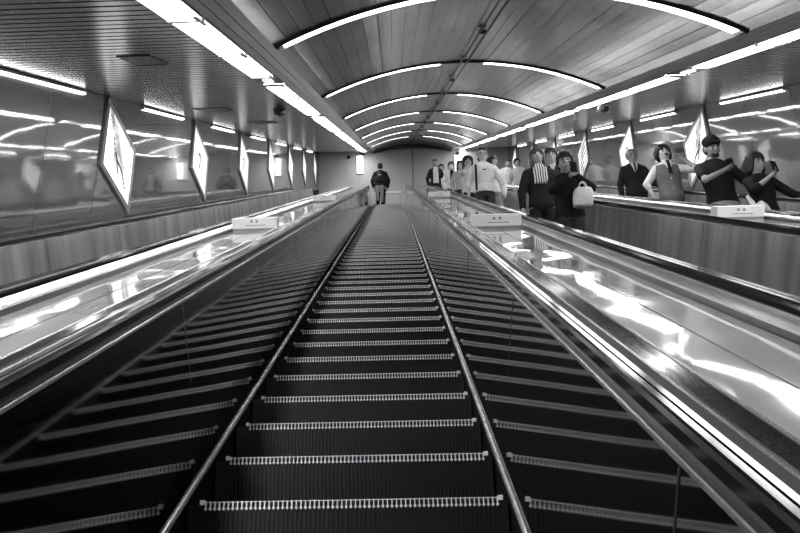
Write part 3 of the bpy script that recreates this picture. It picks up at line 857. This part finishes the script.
P = Person('laughing person in a grey waistcoat, white shirt and dark tie, one hand raised', on_step(3.65, 19), 1.59, lean=(-.03, 0), head=(-14, 0, 4), hair='bowl', top='c_white', sleeve='rolled', bottom='c_black',
           armL=((-.155, -.03, .50), (-1, .4, 0)), armR=((.115, -.10, .825), (.9, 0, -1)), palm=(None, (-1, 0, 0)), curl=(.4, 1.1), mouth='open', headsize=1.15, collar='c_white',
           patches=[('tie', 'c_black', [.838, .82, .70], [.016, .011, .017], .016)])
def waistcoat(P):
    b = bmesh.new(); loft(b, trings(.016, zlo=.45, zhi=.80, w=P.wide)); o = P.part('waistcoat', b, 'c_grey', .010); P.wc = o
    P.patch('shirt_front', 'c_white', [.845, .80, .72], [.036, .034, .003], .010, .007)
waistcoat(P)
for z in (.60, .655, .55):
    bm = bmesh.new(); ell(bm, P.T(Vector((0, -.076, z))), (.009, .005, .009)); link('button', bm, M['trim'], P.wc)
phone(P.pt((.09, -.145, .875)), (0, 70*D, 20*D), 'mobile phone in the raised hand of the laughing person')
P = Person('grey-haired man in a dark suit, tie and glasses, hand on the handrail', on_step(3.79, 24), 1.58, head=(-2, 6, 0), hair='grey', hairmat='hair_g', skin='skin_b', top='c_black', sleeve='jacket', bottom='c_black', glasses=True, collar='c_white', wide=1.1,
           armL=((-.15, .0, .47), (-1, .3, 0)), armR=((.24, -.05, .57), (.7, .2, -1)), palm=(None, (0, 0, -1)), headsize=1.12,
           patches=[('shirt', 'c_white', [.845, .82, .70], [.036, .034, .004], .005), ('tie', 'c_dark', [.835, .815, .70], [.012, .009, .008], .009)])
# riders right of the centre
P = Person('person in black holding a phone in both hands, white bag on the wrist', on_step(1.87, 14), 1.45, head=(6, -4, 0), hair='fringe', top='c_black', sleeve='jacket', bottom='c_dark', wide=1.15,
           armL=((-.012, -.135, .745), (-1, .1, -.9)), armR=((.045, -.135, .760), (1, .1, -.9)), palm=((1, 0, .2), (-1, 0, .2)), curl=(.9, .9), headsize=1.18)
phone(P.pt((.030, -.165, .815)), (-8*D, 0, 0), 'mobile phone held by the person with a white bag')
root = empty('carrier_bag', P.pt((.085, -.150, .640)))
bm = bmesh.new()
n = 10; rings = []
for z, w_, d_ in ((-.215, .085, .045), (-.20, .100, .055), (-.12, .108, .062), (-.05, .104, .056), (-.01, .088, .040), (.01, .06, .02)):
    rings.append([bm.verts.new((w_*(math.copysign(abs(math.cos(2*math.pi*i/24))**.6, math.cos(2*math.pi*i/24))) + z*.12, d_*(math.copysign(abs(math.sin(2*math.pi*i/24))**.7, math.sin(2*math.pi*i/24))), z + .006*math.sin(i*2.1))) for i in range(24)])
for a, b in zip(rings, rings[1:]):
    for i in range(24): bm.faces.new((a[i], a[(i+1) % 24], b[(i+1) % 24], b[i]))
bm.faces.new(rings[0][::-1]); bm.faces.new(rings[-1])
link('bag_body', bm, M['plasticbag'], root, smooth=True)
for k in (-1, 1):
    bm = bmesh.new()
    for i in range(8):
        a0, a1 = math.pi*i/8, math.pi*(i+1)/8
        limb(bm, (-.005+.04*math.cos(a0), k*.012, .0+.075*math.sin(a0)), (-.005+.04*math.cos(a1), k*.012, .0+.075*math.sin(a1)), .007, .007, 6)
    link('handle', bm, M['plasticbag'], root, smooth=True)
tag(root, 'white plastic bag hanging from the wrist of the person in black', 'bag')
P = Person('long-haired woman in a dark jacket over a striped blouse, chin raised', on_step(1.73, 16), 1.57, head=(-12, -3, 0), hair='long', top='c_black', sleeve='jacket', bottom='c_black',
           armL=((-.15, -.04, .47), (-1, .3, 0)), armR=((.14, -.02, .47), (1, .3, 0)), patches=[('blouse', 'stripes', [.845, .81, .68, .665], [.030, .050, .052, .044], .006)], headsize=1.08)
P = Person('person in dark clothes half hidden behind the striped blouse and white bag holder', on_step(2.04, 18), 1.565, head=(8, 0, 0), hair='fringe', top='c_black', sleeve='jacket', bottom='c_black', detail=1,
           patches=[('shirt', 'c_pale', [.845, .82, .77], [.022, .02, .004], .006)], headsize=1.08)
P = Person('man in glasses and a white short-sleeved shirt, arms hanging, looking up', on_step(1.53, 26), 1.71, head=(-8, 0, 0), hair='short', top='c_white', sleeve='rolled', bottom='c_dark', glasses=True, wide=1.12, collar='c_white', hem=.50,
           armL=((-.16, .0, .47), (-1, .3, 0)), armR=((.165, -.05, .48), (1, .3, 0)), headsize=1.12, patches=[('pen_pocket', 'c_dark', [.742, .730], [.018, .018], .004)])
b = bmesh.new()
for zz in range(8):
    z0, z1 = .80-.035*zz, .80-.035*(zz+1)
    limb(b, (-.068*1.12-.001*zz, -tor_ry(z0, .016)[1]*.72, z0), (-.068*1.12-.001*(zz+1), -tor_ry(z1, .016)[1]*.72, z1), .010, .010, 6)
P.part('bag_strap', b, 'c_black', 0)
P = Person('white-shirted person behind the man in glasses, dark hair, head turned', on_step(1.99, 32), 1.61, facing=.4, head=(0, 30, 0), hair='bob', top='c_white', bottom='c_mid', detail=0)
P = Person('dark-haired man in a white shirt holding one hand to his mouth', on_step(1.50, 32), 1.60, head=(4, 0, 0), hair='bowl', top='c_white', sleeve='rolled', bottom='c_black', detail=0,
           armL=((.0, -.11, .835), (-.8, 0, -1)), palm=((0, .5, 1), None), curl=(1.2, .5), headsize=1.12)
P = Person('person with a pale blouse and dark hair behind the man touching his mouth', on_step(1.65, 41), 1.56, head=(0, -15, 0), hair='long', top='c_pale', bottom='c_dark', detail=0, headsize=1.1)
P = Person('person in a white open shirt over a dark top, between two groups', on_step(1.55, 45), 1.56, head=(0, 0, 0), hair='fringe', top='c_white', sleeve='jacket', bottom='c_black', detail=0, mask=True, headsize=1.1,
           patches=[('undershirt', 'c_black', [.83, .75, .5], [.03, .03, .035], .006)])
P = Person('woman in a white blouse beside the man in a dark jacket', on_step(1.50, 54), 1.52, head=(4, 0, 0), hair='fringe', top='c_white', bottom='c_black', detail=0, headsize=1.14, wide=1.1, hem=.50)
P = Person('man in a dark open jacket over a white shirt, farthest up the escalator', on_step(1.30, 53), 1.69, head=(0, -8, 0), hair='short', skin='skin_b', top='c_black', sleeve='jacket', bottom='c_black', detail=0, headsize=1.1,
           patches=[('shirt', 'c_white', [.845, .78, .50], [.03, .045, .05], .006)])
P = Person('man in a white shirt leaning by the right wall, far up', on_step(3.39, 53), 1.62, facing=.3, lean=(.15, 0), hair='short', skin='skin_b', top='c_white', bottom='c_dark', detail=0, headsize=1.12, wide=1.15)
P = Person('dark-haired person in a pale top by the right wall, looking aside', on_step(3.47, 48), 1.61, facing=-.4, head=(5, 20, 0), hair='fringe', top='c_pale', sleeve='short', bottom='c_black', detail=0, headsize=1.12)
# riders leaving at the top of the empty escalator, seen from behind
pl = W(0, STOP, 0)
P = Person('person in a dark coat standing at the top of the empty escalator', Vector((-.415, pl.y+.38, pl.z)), 1.78, facing=math.pi, hair='short', top='c_black', sleeve='jacket', bottom='c_black', detail=0, hem=.455, wide=1.1)
kk = KTOP
P = Person('hunched person in grey trousers stepping off the empty escalator', Vector((-.44, pl.y-.08, pl.z+.01)), 1.42, facing=math.pi, lean=(0, -.45), head=(12, 0, 0), hair='short', top='c_black', sleeve='jacket', bottom='c_mid', detail=0, wide=1.35, step=(.03, -.05),
           armL=((-.14, -.16, .56), (-.3, 1, 0)), armR=((.14, -.16, .56), (.3, 1, 0)))
b = bmesh.new(); loft(b, [(.56, .07, .04), (.60, .085, .05), (.72, .085, .05), (.77, .06, .03)], cy=.075); P.part('backpack', b, 'c_black', .012)


# ------------------------------------------------------------------ camera
cam = bpy.data.cameras.new('camera'); co = bpy.data.objects.new('camera', cam); COL.objects.link(co)
f, pitch, yaw, roll, cx = 923.22, 24.24*D, 1.882*D, .675*D, 367.24
cam.sensor_fit = 'HORIZONTAL'; cam.sensor_width = 36; cam.lens = f*36/800; cam.shift_x = (400-cx)/800; cam.shift_y = 0; cam.clip_start = .05
fw = Vector((-math.sin(yaw)*math.cos(pitch), math.cos(yaw)*math.cos(pitch), math.sin(pitch)))
rt = Vector((math.cos(yaw), math.sin(yaw), 0)); up = rt.cross(fw)
r2 = rt*math.cos(roll) - up*math.sin(roll); u2 = up*math.cos(roll) + rt*math.sin(roll)
mx = Matrix((r2, u2, -fw)).transposed().to_4x4(); mx.translation = Vector((0, 0, BZ))
co.matrix_world = mx
sc = bpy.context.scene; sc.camera = co
wd = bpy.data.worlds.new('world'); sc.world = wd; wd.use_nodes = True
wd.node_tree.nodes['Background'].inputs[0].default_value = (.5, .5, .5, 1); wd.node_tree.nodes['Background'].inputs[1].default_value = .03
sc.view_settings.view_transform = 'Standard'; sc.view_settings.look = 'None'; sc.view_settings.gamma = 1; sc.view_settings.exposure = 0.0
sc.view_settings.use_curve_mapping = False
sc.cycles.use_denoising = True; sc.cycles.max_bounces = 8; sc.cycles.diffuse_bounces = 4; sc.cycles.glossy_bounces = 6
sc.cycles.sample_clamp_indirect = 6; sc.cycles.caustics_reflective = True
